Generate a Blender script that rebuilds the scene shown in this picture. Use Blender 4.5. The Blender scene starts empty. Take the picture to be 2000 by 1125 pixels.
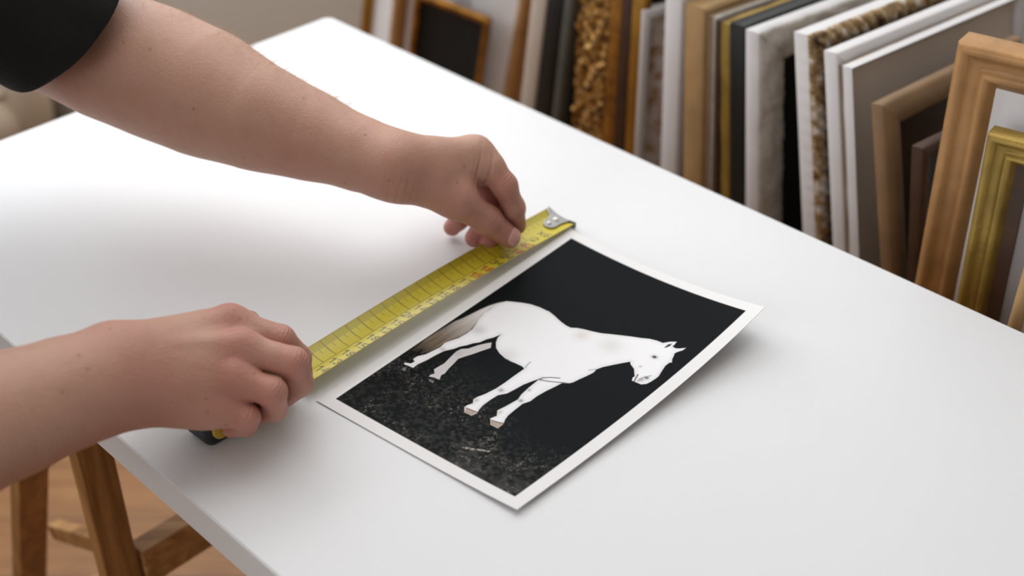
import bpy, bmesh, math
import numpy as np
from mathutils import Vector, Matrix

# ------------------------------------------------------------------ basics
F = 2547.0; PITCH = math.radians(35.6); H = 0.6      # lens in pixels, tilt, height of the lens over the table top
TABLE = 0.75                                          # table top over the floor; everything is authored from the table top
def ray(px, py):
    x = (px-1000)/F; y = -(py-562.5)/F
    c, s = math.cos(PITCH), math.sin(PITCH)
    return np.array([x, c+y*s, -s+y*c])
def P(px, py, z=0.0):                                 # the point of height z seen at a pixel
    r = ray(px, py); return np.array([0, 0, H])+(z-H)/r[2]*r
CORNER = P(642, 32)
A = P(2000, 650)-CORNER; A /= np.linalg.norm(A)       # along the long table edge, towards the right
B = np.array([-A[1], A[0], 0.0]); B = -B if B[1] < 0 else B   # across the table, away
UP = np.array([0, 0, 1.0])
def AB(a, b, z=0.0): return CORNER+A*a+B*b+UP*z       # table coordinates
def on_plane(px, py, b):                              # where a pixel's ray meets the upright plane b beyond the far table edge
    r = ray(px, py); o = np.array([0, 0, H])
    t = ((CORNER+B*b-o)@B)/(r@B); return o+t*r
scene = bpy.context.scene
COL = scene.collection
def unit(v): v = np.asarray(v, float); return v/np.linalg.norm(v)

def link(o, parent=None):
    COL.objects.link(o)
    if parent is not None: o.parent = parent
    return o
def tag(o, label, cat, group=None):
    o['label'] = label; o['category'] = cat
    if group: o['group'] = group
    return o
def empty(name, loc, label, cat, group=None, rot=None):
    o = bpy.data.objects.new(name, None); link(o); o.empty_display_size = .03
    M = Matrix.Identity(4) if rot is None else rot.to_4x4()
    M.translation = Vector(loc); o.matrix_world = M
    return tag(o, label, cat, group)
def mesh_obj(name, verts, faces, mat, parent=None, smooth=True, colors=None):
    me = bpy.data.meshes.new(name)
    v = np.asarray(verts, np.float32)
    if isinstance(faces, np.ndarray) and faces.ndim == 2:
        k = faces.shape[1]; nf = len(faces)
        me.vertices.add(len(v)); me.vertices.foreach_set('co', v.ravel())
        me.loops.add(nf*k); me.loops.foreach_set('vertex_index', faces.astype(np.int32).ravel())
        me.polygons.add(nf); me.polygons.foreach_set('loop_start', np.arange(0, nf*k, k, dtype=np.int32))
        me.update(calc_edges=True); me.validate()
    else:
        me.from_pydata([tuple(map(float, p)) for p in v], [], [tuple(map(int, f)) for f in faces]); me.update()
    me.polygons.foreach_set('use_smooth', [smooth]*len(me.polygons))
    if colors is not None:
        at = me.color_attributes.new('Col', 'FLOAT_COLOR', 'POINT')
        c = np.ones((len(v), 4), np.float32); c[:, :3] = colors
        at.data.foreach_set('color', c.ravel())
    for m in (mat if isinstance(mat, (list, tuple)) else [mat]): me.materials.append(m)
    return link(bpy.data.objects.new(name, me), parent)
def bm_obj(name, bm, mat, parent=None, smooth=False, bevel=0, seg=2):
    if bevel: bmesh.ops.bevel(bm, geom=list(bm.edges), offset=bevel, segments=seg, profile=.5, affect='EDGES', clamp_overlap=True)
    me = bpy.data.meshes.new(name); bm.normal_update(); bm.to_mesh(me); bm.free()
    if smooth: me.polygons.foreach_set('use_smooth', [True]*len(me.polygons))
    for m in (mat if isinstance(mat, (list, tuple)) else [mat]): me.materials.append(m)
    return link(bpy.data.objects.new(name, me), parent)
def add_hull(bm, c8):
    vs = [bm.verts.new(tuple(map(float, p))) for p in c8]
    for f in ((0,3,2,1),(4,5,6,7),(0,1,5,4),(1,2,6,5),(2,3,7,6),(3,0,4,7)): bm.faces.new([vs[i] for i in f])
    bmesh.ops.recalc_face_normals(bm, faces=list(bm.faces))
def box_axes(bm, o, ax, ay, az):                       # a box from a corner and three edge vectors
    o, ax, ay, az = map(np.asarray, (o, ax, ay, az))
    add_hull(bm, [o, o+ax, o+ax+ay, o+ay, o+az, o+ax+az, o+ax+ay+az, o+ay+az])
def beam(name, p, q, w, t, wdir, mat, parent, bevel=.0015):
    p, q = np.asarray(p, float), np.asarray(q, float); d = unit(q-p)
    wd = unit(np.asarray(wdir)-d*(np.asarray(wdir)@d)); td = np.cross(d, wd)
    bm = bmesh.new(); box_axes(bm, p-wd*w/2-td*t/2, wd*w, td*t, q-p)
    return bm_obj(name, bm, mat, parent, bevel=bevel)
def lathe(profile, n=40):
    V = []; Fc = []
    for (r, z) in profile:
        for k in range(n): a = 2*math.pi*k/n; V.append((r*math.cos(a), r*math.sin(a), z))
    for i in range(len(profile)-1):
        for k in range(n):
            k2 = (k+1) % n; Fc.append((i*n+k, i*n+k2, (i+1)*n+k2, (i+1)*n+k))
    return np.array(V), np.array(Fc)

# ------------------------------------------------------------------ materials
def srgb(r, g, b):
    f = lambda c: c/12.92 if c <= .04045 else ((c+.055)/1.055)**2.4
    return (f(r/255), f(g/255), f(b/255), 1)
class NT:
    def __init__(s, name):
        s.m = bpy.data.materials.new(name); s.m.use_nodes = True; s.t = s.m.node_tree; s.n = s.t.nodes; s.l = s.t.links
        s.b = s.n['Principled BSDF']
    def add(s, typ, **kw):
        n = s.n.new(typ)
        for k, v in kw.items():
            if k.startswith('i_'): n.inputs[k[2:].replace('_', ' ')].default_value = v
            else: setattr(n, k, v)
        return n
    def link(s, a, b): s.l.new(a, b)
    def coord(s, kind='Object', scale=(1, 1, 1)):
        tc = s.add('ShaderNodeTexCoord'); mp = s.add('ShaderNodeMapping'); mp.inputs['Scale'].default_value = scale
        s.link(tc.outputs[kind], mp.inputs['Vector']); return mp.outputs['Vector']
    def noise(s, vec, scale, detail=3, rough=.5, dist=0):
        n = s.add('ShaderNodeTexNoise'); n.inputs['Scale'].default_value = scale; n.inputs['Detail'].default_value = detail
        n.inputs['Roughness'].default_value = rough; n.inputs['Distortion'].default_value = dist
        s.link(vec, n.inputs['Vector']); return n.outputs['Fac']
    def ramp(s, fac, stops):
        r = s.add('ShaderNodeValToRGB'); e = r.color_ramp.elements
        while len(e) < len(stops): e.new(.5)
        for el, (p, c) in zip(e, stops): el.position = p; el.color = c
        s.link(fac, r.inputs['Fac']); return r.outputs['Color']
    def bump(s, h, strength, dist=.001):
        b = s.add('ShaderNodeBump'); b.inputs['Strength'].default_value = strength; b.inputs['Distance'].default_value = dist
        s.link(h, b.inputs['Height']); s.link(b.outputs['Normal'], s.b.inputs['Normal'])
    def base(s, out): s.link(out, s.b.inputs['Base Color'])
    def set(s, **kw):
        for k, v in kw.items(): s.b.inputs[k.replace('_', ' ')].default_value = v
        return s
def simple(name, col, rough=.5, metal=0, var=.12, scale=20, bump=0, coat=0):
    t = NT(name); t.set(Roughness=rough, Metallic=metal)
    if coat: t.b.inputs['Coat Weight'].default_value = coat
    v = t.coord(); f = t.noise(v, scale, 4)
    lo = tuple(c*(1-var) for c in col[:3])+(1,); hi = tuple(min(1, c*(1+var)) for c in col[:3])+(1,)
    t.base(t.ramp(f, [(.3, lo), (.7, hi)]))
    if bump: t.bump(t.noise(v, scale*4, 4), bump, .002)
    return t.m
def wood(name, dark, mid, light, axis=2, scale=14, rough=.55, knots=True):
    t = NT(name); t.set(Roughness=rough)
    sc = [scale, scale, scale]; sc[axis] = scale*.08
    v = t.coord(scale=tuple(sc)); f = t.noise(v, 3.2, 6, .6, 1.2)
    c = t.ramp(f, [(.28, dark), (.5, mid), (.72, light)])
    if knots:
        sk = [22, 22, 22]; sk[axis] = 5
        vo = t.add('ShaderNodeTexVoronoi'); vo.inputs['Scale'].default_value = 1.0
        t.link(t.coord(scale=tuple(sk)), vo.inputs['Vector'])
        k = t.ramp(vo.outputs['Distance'], [(.06, (1, 1, 1, 1)), (.2, (0, 0, 0, 1))])
        mx = t.add('ShaderNodeMix', data_type='RGBA'); t.link(k, mx.inputs['Factor']); t.link(c, mx.inputs[6])
        mx.inputs[7].default_value = tuple(x*.25 for x in dark[:3])+(1,); c = mx.outputs[2]
    t.base(c); t.bump(f, .25, .001); return t.m
def vcol(name, rough=.4, coat=0, spec=.5):
    t = NT(name); a = t.add('ShaderNodeVertexColor', layer_name='Col'); t.base(a.outputs['Color'])
    t.set(Roughness=rough); t.b.inputs['Specular IOR Level'].default_value = spec
    if coat: t.b.inputs['Coat Weight'].default_value = coat; t.b.inputs['Coat Roughness'].default_value = .25
    n = t.noise(t.coord(), 900, 2); t.bump(n, .03, .0002)
    return t.m
M = {}
M['white_top'] = simple('white_laminate', srgb(232, 232, 234), .46, var=.01, scale=6, bump=.01)
M['white_top'].node_tree.nodes['Principled BSDF'].inputs['Specular IOR Level'].default_value = .3
M['white_edge'] = simple('grey_edge_band', srgb(224, 224, 226), .45, var=.015, scale=6)
M['wall'] = simple('wall_paint', srgb(218, 213, 206), .9, var=.03, scale=3, bump=.05)
M['win'] = simple('window_paint', srgb(235, 235, 232), .5, var=.02)
M['ceil'] = simple('ceiling_paint', srgb(238, 237, 234), .9, var=.01, scale=3)
M['pine'] = wood('pine', srgb(120, 78, 38), srgb(160, 112, 62), srgb(186, 138, 84), 2, 16)
M['pine_x'] = wood('pine_bar', srgb(126, 84, 42), srgb(172, 124, 72), srgb(205, 160, 106), 0, 16)
M['steel'] = simple('rivet_steel', srgb(158, 156, 154), .45, 1, var=.1, scale=200, bump=.1)
M['rivet'] = simple('bright_rivet', srgb(226, 224, 220), .35, .4, var=.04, scale=200)
M['black_rubber'] = simple('black_rubber', srgb(30, 33, 36), .5, var=.1, scale=90, bump=.15)
M['yellow_plastic'] = simple('yellow_plastic', srgb(206, 168, 58), .35, var=.05, scale=40)
M['tee'] = simple('black_cotton', srgb(9, 9, 11), .92, var=.25, scale=60, bump=.3)
M['denim'] = simple('dark_denim', srgb(42, 48, 62), .9, var=.2, scale=150, bump=.3)
M['hair'] = simple('brown_hair', srgb(70, 48, 34), .6, var=.3, scale=90, bump=.6)
M['shoe'] = simple('brown_leather', srgb(84, 58, 40), .5, var=.2, scale=40, bump=.2)
M['print'] = vcol('photo_print', .42, 0, .04)
M['tape'] = vcol('steel_blade_paint', .38, .1)
def floor_mat():
    t = NT('oak_floor'); t.set(Roughness=.5)
    v = t.coord(); br = t.add('ShaderNodeTexBrick'); t.link(v, br.inputs['Vector'])
    br.inputs['Scale'].default_value = 1.0; br.inputs['Brick Width'].default_value = .9; br.inputs['Row Height'].default_value = .11
    br.inputs['Mortar Size'].default_value = .0018
    br.inputs['Color1'].default_value = srgb(188, 146, 100); br.inputs['Color2'].default_value = srgb(168, 122, 74); br.inputs['Mortar'].default_value = srgb(96, 62, 34)
    f = t.noise(t.coord(scale=(3, 40, 10)), 2.5, 6, .6, .8); c = t.ramp(f, [(.3, srgb(170, 130, 92)), (.7, srgb(255, 245, 230))])
    mx = t.add('ShaderNodeMix', data_type='RGBA', blend_type='MULTIPLY'); mx.inputs['Factor'].default_value = .75
    t.link(br.outputs['Color'], mx.inputs[6]); t.link(c, mx.inputs[7]); t.base(mx.outputs[2]); t.bump(f, .15, .001); return t.m
M['floor'] = floor_mat()
SKIN = []
def skin_mat():
    t = NT('skin'); t.set(Roughness=.56)
    a = t.add('ShaderNodeVertexColor', layer_name='Col')
    v = t.coord(); n1 = t.noise(v, 38, 5, .6); n2 = t.noise(v, 420, 2, .5)
    c1 = t.ramp(n1, [(.32, (.95, .91, .90, 1)), (.5, (1, 1, 1, 1)), (.68, (1.0, .93, .91, 1))])
    mx = t.add('ShaderNodeMix', data_type='RGBA', blend_type='MULTIPLY'); mx.inputs['Factor'].default_value = 1
    t.link(a.outputs['Color'], mx.inputs[6]); t.link(c1, mx.inputs[7])
    # small freckles
    vo = t.add('ShaderNodeTexVoronoi'); vo.inputs['Scale'].default_value = 62; t.link(v, vo.inputs['Vector'])
    fr = t.ramp(vo.outputs['Distance'], [(.05, (.62, .5, .45, 1)), (.12, (1, 1, 1, 1))])
    m2 = t.add('ShaderNodeMix', data_type='RGBA', blend_type='MULTIPLY'); m2.inputs['Factor'].default_value = .55
    t.link(mx.outputs[2], m2.inputs[6]); t.link(fr, m2.inputs[7]); t.base(m2.outputs[2])
    t.b.inputs['Subsurface Weight'].default_value = .08; t.b.inputs['Subsurface Radius'].default_value = (.008, .003, .0015); t.b.inputs['Subsurface Scale'].default_value = 1.0
    ad = t.add('ShaderNodeMath', operation='ADD'); t.link(n2, ad.inputs[0]); t.link(t.noise(v, 240, 2), ad.inputs[1])
    vf = t.add('ShaderNodeTexVoronoi'); vf.inputs['Scale'].default_value = 620; t.link(v, vf.inputs['Vector'])
    a2 = t.add('ShaderNodeMath', operation='MULTIPLY_ADD'); t.link(vf.outputs['Distance'], a2.inputs[0]); a2.inputs[1].default_value = .5; t.link(ad.outputs[0], a2.inputs[2]); t.bump(a2.outputs[0], .34, .0008); t.height = a2.outputs[0]; SKIN.append(t); return t.m
M['skin'] = skin_mat()
M['nail'] = simple('fingernail', srgb(214, 160, 150), .3, var=.03, scale=60)
HORSE={'body':[(600,121),(617,133),(627,156),(640,188),(651,224),(657,266),(658,310),(660,304),(654,346),(645,391),(641,425),(642,448),(652,468),(659,493),(666,526),(675,563),(687,594),(700,630),(712,665),(724,705),(735,737),(740,767),(741,793),(756,811),(766,832),(750,837),(744,835),(741,851),(746,865),(758,884),(745,883),(731,872),(722,869),(712,876),(700,882),(687,894),(684,887),(667,886),(645,894),(622,904),(611,904),(592,901),(578,896),(568,882),(567,857),(566,841),(576,832),(585,832),(608,803),(618,775),(626,764),(610,747),(589,726),(564,703),(546,693),(531,697),(508,690),(485,681),(465,675),(454,665),(446,646),(423,640),(394,631),(363,625),(337,626),(316,614),(283,616),(257,619),(242,626),(226,638),(204,640),(203,606),(221,580),(239,588),(256,568),(280,575),(322,583),(343,573),(376,567),(414,564),(427,566),(402,552),(376,540),(345,534),(322,528),(302,509),(274,506),(246,507),(230,513),(215,521),(199,516),(198,481),(214,460),(225,462),(237,470),(250,455),(262,456),(285,467),(319,476),(353,478),(389,477),(427,478),(431,464),(430,432),(427,403),(429,372),(428,415),(427,382),(434,340),(445,307),(462,283),(480,268),(496,263),(475,255),(456,241),(434,233),(420,218),(403,207),(388,193),(370,184),(346,164),(320,157),(289,152),(262,143),(244,145),(243,126),(240,101),(246,96),(254,119),(265,121),(271,105),(286,106),(306,123),(332,130),(352,135),(373,130),(389,137),(412,150),(440,154),(463,153),(485,142),(512,124),(540,116),(562,117),(584,117)],'hind':[(455,270),(436,291),(409,276),(384,263),(365,251),(347,241),(325,248),(300,255),(280,264),(269,261),(252,275),(250,249),(244,230),(252,226),(263,233),(274,213),(290,215),(309,218),(339,209),(365,202),(382,206),(396,226),(422,240),(442,256)],'tail':[(617,133),(598,114),(569,97),(539,87),(508,79),(483,73),(456,62),(422,59),(389,55),(357,52),(327,57),(308,54),(292,53),(295,94),(301,115),(323,127),(354,133),(389,137),(422,150),(455,153),(490,140),(521,122),(562,117)],'hoof':[[(213,469),(218,517),(200,517),(196,482)],[(217,590),(227,637),(205,641),(202,604)]],'hh':[[(238,240),(240,266),(231,271),(232,246)],[(224,113),(235,119),(225,136),(218,129)]],'ear':[(725,814),(743,814),(754,824),(741,828),(730,822)],'mouth':[(595,836),(585,841),(568,850)],'muz':[(574,860),(593,861),(612,879)],'chest':[[(421,567),(431,570),(444,590),(457,619)],[(419,570),(429,601),(446,643),(454,664)],[(531,673),(546,692)],[(433,476),(447,470),(459,469)]],'dots':{'eye':(680,820),'nost':(598,875),'muz':(584,865),'knee1':(322,498),'knee2':(323,597),'knee2b':(369,579),'cheek':(626,813),'mane':(635,512),'mane2':(650,642),'fet1':(252,468),'fet2':(255,583),'hock':(349,152),'thigh':(472,174),'hock2':(362,215),'groin':(440,370),'stick1':(95,620),'stick2':(124,704)}}
# ------------------------------------------------------------------ room, table, trestle
def structure(o): o['kind'] = 'structure'; return o
def quad_slab(name, o, ax, ay, az, mat):
    bm = bmesh.new(); box_axes(bm, o, ax, ay, az); return structure(bm_obj(name, bm, mat))
FZ = -TABLE
WB = 0.98      # wall beyond the frames
WL = -0.98     # window wall beyond the short table edge
quad_slab('floor', AB(WL-.1, -2.6, FZ-.05), A*5.0, B*(2.6+WB+.1), UP*.05, M['floor'])
quad_slab('wall_right', AB(3.88, -2.6, FZ), A*.1, B*(2.6+WB), UP*2.7, M['wall'])
o = bmesh.new()
f0, f1, fz0, fz1 = -.35, 1.35, -.1, 1.75
for (a0, a1, z0, z1) in ((WL-.1, 3.98, FZ, fz0), (WL-.1, 3.98, fz1, FZ+2.7), (WL-.1, f0, fz0, fz1), (f1, 3.98, fz0, fz1)):
    box_axes(o, AB(a0, -2.7, z0), A*(a1-a0), B*.1, UP*(z1-z0))
structure(bm_obj('wall_front', o, M['wall']))

o = bmesh.new()
for (a0, a1, z0, z1) in ((f0, f1, fz0, fz0+.06), (f0, f1, fz1-.06, fz1), (f0, f0+.06, fz0, fz1), (f1-.06, f1, fz0, fz1), ((f0+f1)/2-.03, (f0+f1)/2+.03, fz0, fz1)):
    box_axes(o, AB(a0, -2.68, z0), A*(a1-a0), B*.05, UP*(z1-z0))
structure(bm_obj('window_2', o, M['win']))
quad_slab('ceiling', AB(WL-.1, -2.7, FZ+2.7), A*5.06, B*(2.7+WB+.1), UP*.1, M['ceil'])
o = bmesh.new(); sk = (-.8, 1.0, -.35, .92)             # rim round an added, unseen overhead fill light: a from, a to, b from, b to
for (a0, a1, b0, b1) in ((sk[0], sk[1], sk[2], sk[2]+.06), (sk[0], sk[1], sk[3]-.06, sk[3]), (sk[0], sk[0]+.06, sk[2], sk[3]), (sk[1]-.06, sk[1], sk[2], sk[3])):
    box_axes(o, AB(a0, b0, FZ+2.66), A*(a1-a0), B*(b1-b0), UP*.04)
structure(bm_obj('overhead_fill_rim', o, M['win']))
o = bmesh.new(); g0, g1, gz0, gz1 = -.85, .45, .55, 1.75     # unseen window added to the back wall for light behind the arms
for (a0, a1, z0, z1) in ((g0, g1, gz0, gz0+.06), (g0, g1, gz1-.06, gz1), (g0, g0+.06, gz0, gz1), (g1-.06, g1, gz0, gz1), ((g0+g1)/2-.03, (g0+g1)/2+.03, gz0, gz1)):
    box_axes(o, AB(a0, WB-.03, z0), A*(a1-a0), B*.05, UP*(z1-z0))
structure(bm_obj('added_back_window', o, M['win']))
o = bmesh.new()
for (a0, a1, z0, z1) in ((WL-.1, g0, FZ, FZ+2.7), (g1, 4.02, FZ, FZ+2.7), (g0, g1, FZ, gz0), (g0, g1, gz1, FZ+2.7)):
    box_axes(o, AB(a0, WB, z0), A*(a1-a0), B*.1, UP*(z1-z0))
structure(bm_obj('wall_back', o, M['wall']))
# window wall: four blocks around an opening above the table
w0, w1, wz0, wz1 = -1.3, .92, .10, 1.88
o = bmesh.new()
for (b0, b1, z0, z1) in ((-2.6, WB, FZ, wz0), (-2.6, WB, wz1, FZ+2.7), (-2.6, w0, wz0, wz1), (w1, WB, wz0, wz1)):
    box_axes(o, AB(WL-.1, b0, z0), A*.1, B*(b1-b0), UP*(z1-z0))
structure(bm_obj('wall_left', o, M['wall']))
wf = bmesh.new()
for (b0, b1, z0, z1) in ((w0, w1, wz0, wz0+.06), (w0, w1, wz1-.06, wz1), (w0, w0+.06, wz0, wz1), (w1-.06, w1, wz0, wz1), ((w0+w1)/2-.03, (w0+w1)/2+.03, wz0, wz1)):
    box_axes(wf, AB(WL-.08, b0, z0), A*.05, B*(b1-b0), UP*(z1-z0))
structure(bm_obj('window_1', wf, M['win']))
for nm, o_, ax, ay in (('baseboard_back', AB(WL, WB-.015, FZ), A*4.85, B*.015), ('baseboard_left', AB(WL, -2.6, FZ), A*.015, B*(2.6+WB-.015))):
    quad_slab(nm, o_, ax, ay, UP*.08, M['win'])

TW = .541; TL = 1.95; TT = .030
t = empty('table', AB(TL/2, -TW/2, FZ), 'white laminate worktop table on pine trestles, holding the horse print', 'table')
loc = lambda p, e: Vector(p)-e.location
def child_world(o, par):                               # geometry was authored in world space under a root without rotation
    o.matrix_parent_inverse = par.matrix_world.inverted(); return o
bpy.context.view_layer.update()
bm = bmesh.new(); box_axes(bm, AB(0, -TW, -TT), A*TL, B*TW, UP*TT)
vert = [e for e in bm.edges if abs((e.verts[0].co-e.verts[1].co).normalized().z) > .9]
bmesh.ops.bevel(bm, geom=vert, offset=.004, segments=5, affect='EDGES')
bmesh.ops.bevel(bm, geom=[e for e in bm.edges if abs((e.verts[0].co-e.verts[1].co).normalized().z) < .5 and len(e.link_faces) == 2 and abs(e.link_faces[0].normal.dot(e.link_faces[1].normal)) < .5], offset=.0009, segments=2, affect='EDGES')
bm.normal_update()
for f in bm.faces: f.material_index = 0 if abs(f.normal.z) > .3 else 1
top = bm_obj('tabletop', bm, [M['white_top'], M['white_edge']]); top.parent = t; child_world(top, t)

# trestle under the near-left edge
inb = -TW+.035
PB_ = inb
def legp(px, py, b=PB_): return on_plane(px, py, b)
tr_label = 'knotty pine trestle carrying the white tabletop near its left end'
tre = empty('trestle', AB(.08, inb, FZ), tr_label, 'trestle', 'trestles under the white tabletop')
bpy.context.view_layer.update()
def leg_from(pxt, pyt, pxb, pyb, b):
    p, q = on_plane(pxt, pyt, b), on_plane(pxb, pyb, b); d = (q-p)/(p[2]-q[2])
    return p+d*(p[2]+TT+.045), p+d*(p[2]-FZ)           # to the top rail and to the floor
legs = []
for (a1, a2, a3, a4) in ((186, 900, 228, 1125-30), (62, 900, 58, 1125-30)):
    legs.append(leg_from(a1-5, a2, a3, a4, PB_))
span = B*(TW-.07)
for i, (p, q) in enumerate(legs):
    for off in (B*0, span): child_world(beam('leg', p+off, q+off, .031, .017, B, M['pine'], tre), tre)
    m = p+(q-p)*(.300 if i == 0 else .80)
    child_world(beam('crossbar', m+B*.019, m+span-B*.019, .042, .021, UP, M['pine_x'], tre), tre)
for off in (B*0, span):
    (p1, q1), (p2, q2) = legs
    child_world(beam('top_rail', p2-A*.05+off+UP*-.0225+UP*.045, p1+A*.05+off+UP*.0225, .044, .03, UP, M['pine_x'], tre), tre)
m1, m2 = legs[1][0]+(legs[1][1]-legs[1][0])*.47, legs[0][0]+(legs[0][1]-legs[0][0])*.30
child_world(beam('stretcher', m1+B*.03, m2+B*.03, .018, .014, UP, M['pine_x'], tre), tre)

# the second trestle at the far right end of the table, out of the picture
tr2 = empty('trestle', AB(1.6, inb, FZ), 'pine trestle under the right end of the white tabletop', 'trestle', 'trestles under the white tabletop')
bpy.context.view_layer.update()
for a in (1.5, 1.7):
    for off in (B*0, span): child_world(beam('leg', AB(a, inb, -TT-.045)+off, AB(a+(a-1.6)*.6, inb, FZ)+off, .037, .019, B, M['pine'], tr2), tr2)
    child_world(beam('crossbar', AB(a+(a-1.6)*.28, inb+.019, -.40), AB(a+(a-1.6)*.28, inb-.019, -.40)+span, .042, .021, UP, M['pine_x'], tr2), tr2)
for off in (B*0, span): child_world(beam('top_rail', AB(1.44, inb, -TT-.0225)+off, AB(1.76, inb, -TT-.0225)+off, .044, .03, UP, M['pine_x'], tr2), tr2)
# ------------------------------------------------------------------ picture frames
def frame_root(label, org, xd, zd, group='picture frames standing behind the table', name='picture_frame'):
    z = unit(zd); x = unit(np.asarray(xd)-z*(np.asarray(xd)@z)); y = np.cross(z, x)
    rot = Matrix((x, y, z)).transposed()
    return empty(name, org, label, 'picture frame', group, rot)
def moulding(name, W, Hh, prof, mat, parent, step=.02, disp=None, side=None, sdisp=None):
    # prof: (inward distance, height towards the viewer); mitred sweep round a W x Hh rectangle; disp(pos along, inward) moves the face
    corners = [(0, 0), (-W, 0), (-W, Hh), (0, Hh)]
    inn = [(-1, 1), (1, 1), (1, -1), (-1, -1)]
    V = []; Fc = []
    for k in range(4):
        a, b = np.array(corners[k], float), np.array(corners[(k+1) % 4], float)
        ia, ib = np.array(inn[k], float), np.array(inn[(k+1) % 4], float)
        L = np.linalg.norm(b-a); n = max(2, int(L/step)); base = len(V)
        for i in range(n+1):
            f = i/n
            for (u, h) in prof:
                p = (a+ia*u)*(1-f)+(b+ib*u)*f
                s = L*f
                dh = disp(s, u) if disp and u > 0 else 0
                if sdisp and u <= 0: p = p-ia*sdisp(s, h)
                V.append((p[0], h+dh, p[1]))
        m = len(prof)
        for i in range(n):
            for j in range(m-1):
                q = base+i*m+j; Fc.append((q, q+m, q+m+1, q+1))
    o = mesh_obj(name, V, np.array(Fc), [mat, side] if side else mat, parent, smooth=True)
    if side:
        ns = sum(1 for u, h in prof if u <= 0)-1; m1 = len(prof)-1
        o.data.polygons.foreach_set('material_index', [1 if (i % m1) < ns else 0 for i in range(len(Fc))])
    return o
def panel(name, W, Hh, inset, y, th, mat, parent, hole=None):
    # a flat sheet inside the frame; hole = (x margin, z margin) leaves a window in a mat board
    bm = bmesh.new(); X = lambda a: -a
    if hole is None: box_axes(bm, (-W+inset, y-th, inset), (W-2*inset, 0, 0), (0, th, 0), (0, 0, Hh-2*inset))
    else:
        hx, hz = hole; i = inset
        for (x0, x1, z0, z1) in ((-W+i, -i, i, hz), (-W+i, -i, Hh-hz, Hh-i), (-W+i, -W+hx, hz, Hh-hz), (-hx, -i, hz, Hh-hz)):
            box_axes(bm, (x0, y-th, z0), (x1-x0, 0, 0), (0, th, 0), (0, 0, z1-z0))
    return bm_obj(name, bm, mat, parent)
G = {}
G['gold'] = simple('gold_leaf', srgb(176, 132, 58), .38, .75, var=.25, scale=30, bump=.3)
G['gold_dark'] = simple('antique_gold', srgb(160, 112, 48), .42, .7, var=.4, scale=60, bump=.5)
G['gold_pale'] = simple('pale_gold_wood', srgb(184, 150, 104), .5, .15, var=.15, scale=24, bump=.2)
G['gold_wood'] = simple('gilded_wood', srgb(172, 128, 80), .42, .25, var=.2, scale=26, bump=.35)
G['gold_olive'] = simple('olive_gold', srgb(158, 130, 62), .4, .5, var=.2, scale=40, bump=.3)
G['tan'] = simple('tan_wood', srgb(142, 112, 80), .5, .05, var=.18, scale=24, bump=.2)
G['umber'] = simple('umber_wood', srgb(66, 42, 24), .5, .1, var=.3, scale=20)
G['brown'] = simple('brown_wood', srgb(122, 98, 72), .55, 0, var=.2, scale=20)
G['black'] = simple('black_lacquer', srgb(22, 24, 25), .4, 0, var=.2, scale=20)
G['slate'] = simple('slate_grey_frame', srgb(84, 84, 76), .55, 0, var=.15, scale=20)
G['white'] = simple('white_lacquer', srgb(228, 225, 226), .4, 0, var=.02, scale=10)
G['mat'] = simple('mat_board', srgb(240, 238, 240), .9, 0, var=.02, scale=30)
G['silver'] = simple('silver_leaf', srgb(208, 202, 194), .5, .05, var=.15, scale=90, bump=.5)
G['taupe'] = simple('taupe_backing', srgb(204, 190, 176), .8, 0, var=.06, scale=8)
G['grey'] = simple('grey_art_paper', srgb(158, 150, 150), .7, 0, var=.06, scale=8)
G['canvas'] = simple('dark_canvas', srgb(20, 28, 32), .6, 0, var=.12, scale=14)
def mottled(name, cols, scale, rough=.5, metal=.2):
    t = NT(name); t.set(Roughness=rough, Metallic=metal); f = t.noise(t.coord(), scale, 3, .6)
    t.base(t.ramp(f, [(.32, cols[0]), (.5, cols[1]), (.66, cols[2])])); t.bump(f, .6, .003); return t.m
G['ornate'] = mottled('carved_gilt', (srgb(48, 28, 10), srgb(138, 94, 36), srgb(214, 168, 96)), 110, .42, .45)
G['beads'] = mottled('gilt_beads', (srgb(84, 60, 36), srgb(176, 146, 104), srgb(236, 230, 222)), 70, .4, .25)
G['shell'] = mottled('shell_inlay', (srgb(186, 140, 86), srgb(234, 220, 212), srgb(246, 240, 238)), 70, .5, .1)

rng = np.random.RandomState(4)
PH = rng.rand(64)*6.28
def carve(amp):
    def f(s, u): return amp*(math.sin(s*270+PH[0])*math.sin(u*340+2*math.sin(s*110))+.5*math.sin(s*130+u*190+PH[1])+.5*math.sin(s*520+PH[2])*math.sin(u*600))
    return f
def beads(period, amp, lo, hi):
    def f(s, u): return amp*abs(math.sin(math.pi*s/period)) if lo < u < hi else 0
    return f
def arc_prof(w, th, h=.006, n=7, back=True):
    p = [(0, -th), (0, 0)] if back else [(0, 0)]
    p += [(w*i/n, h*math.sin(math.pi*min(1, i/n))) for i in range(1, n)]
    return p+[(w, 0), (w, -min(th, .012))]
def flat_prof(w, th, lip=.003): return [(0, -th), (0, -lip*.5), (lip*.5, 0), (w-lip, 0), (w, -lip), (w, -min(th, .010))]
def step_prof(w, th): return [(0, -th), (0, 0), (w*.12, .003), (w*.22, .003), (w*.3, -.001), (w*.55, -.004), (w*.62, -.001), (w*.75, .001), (w*.85, -.004), (w, -.007), (w, -.014)]

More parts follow.
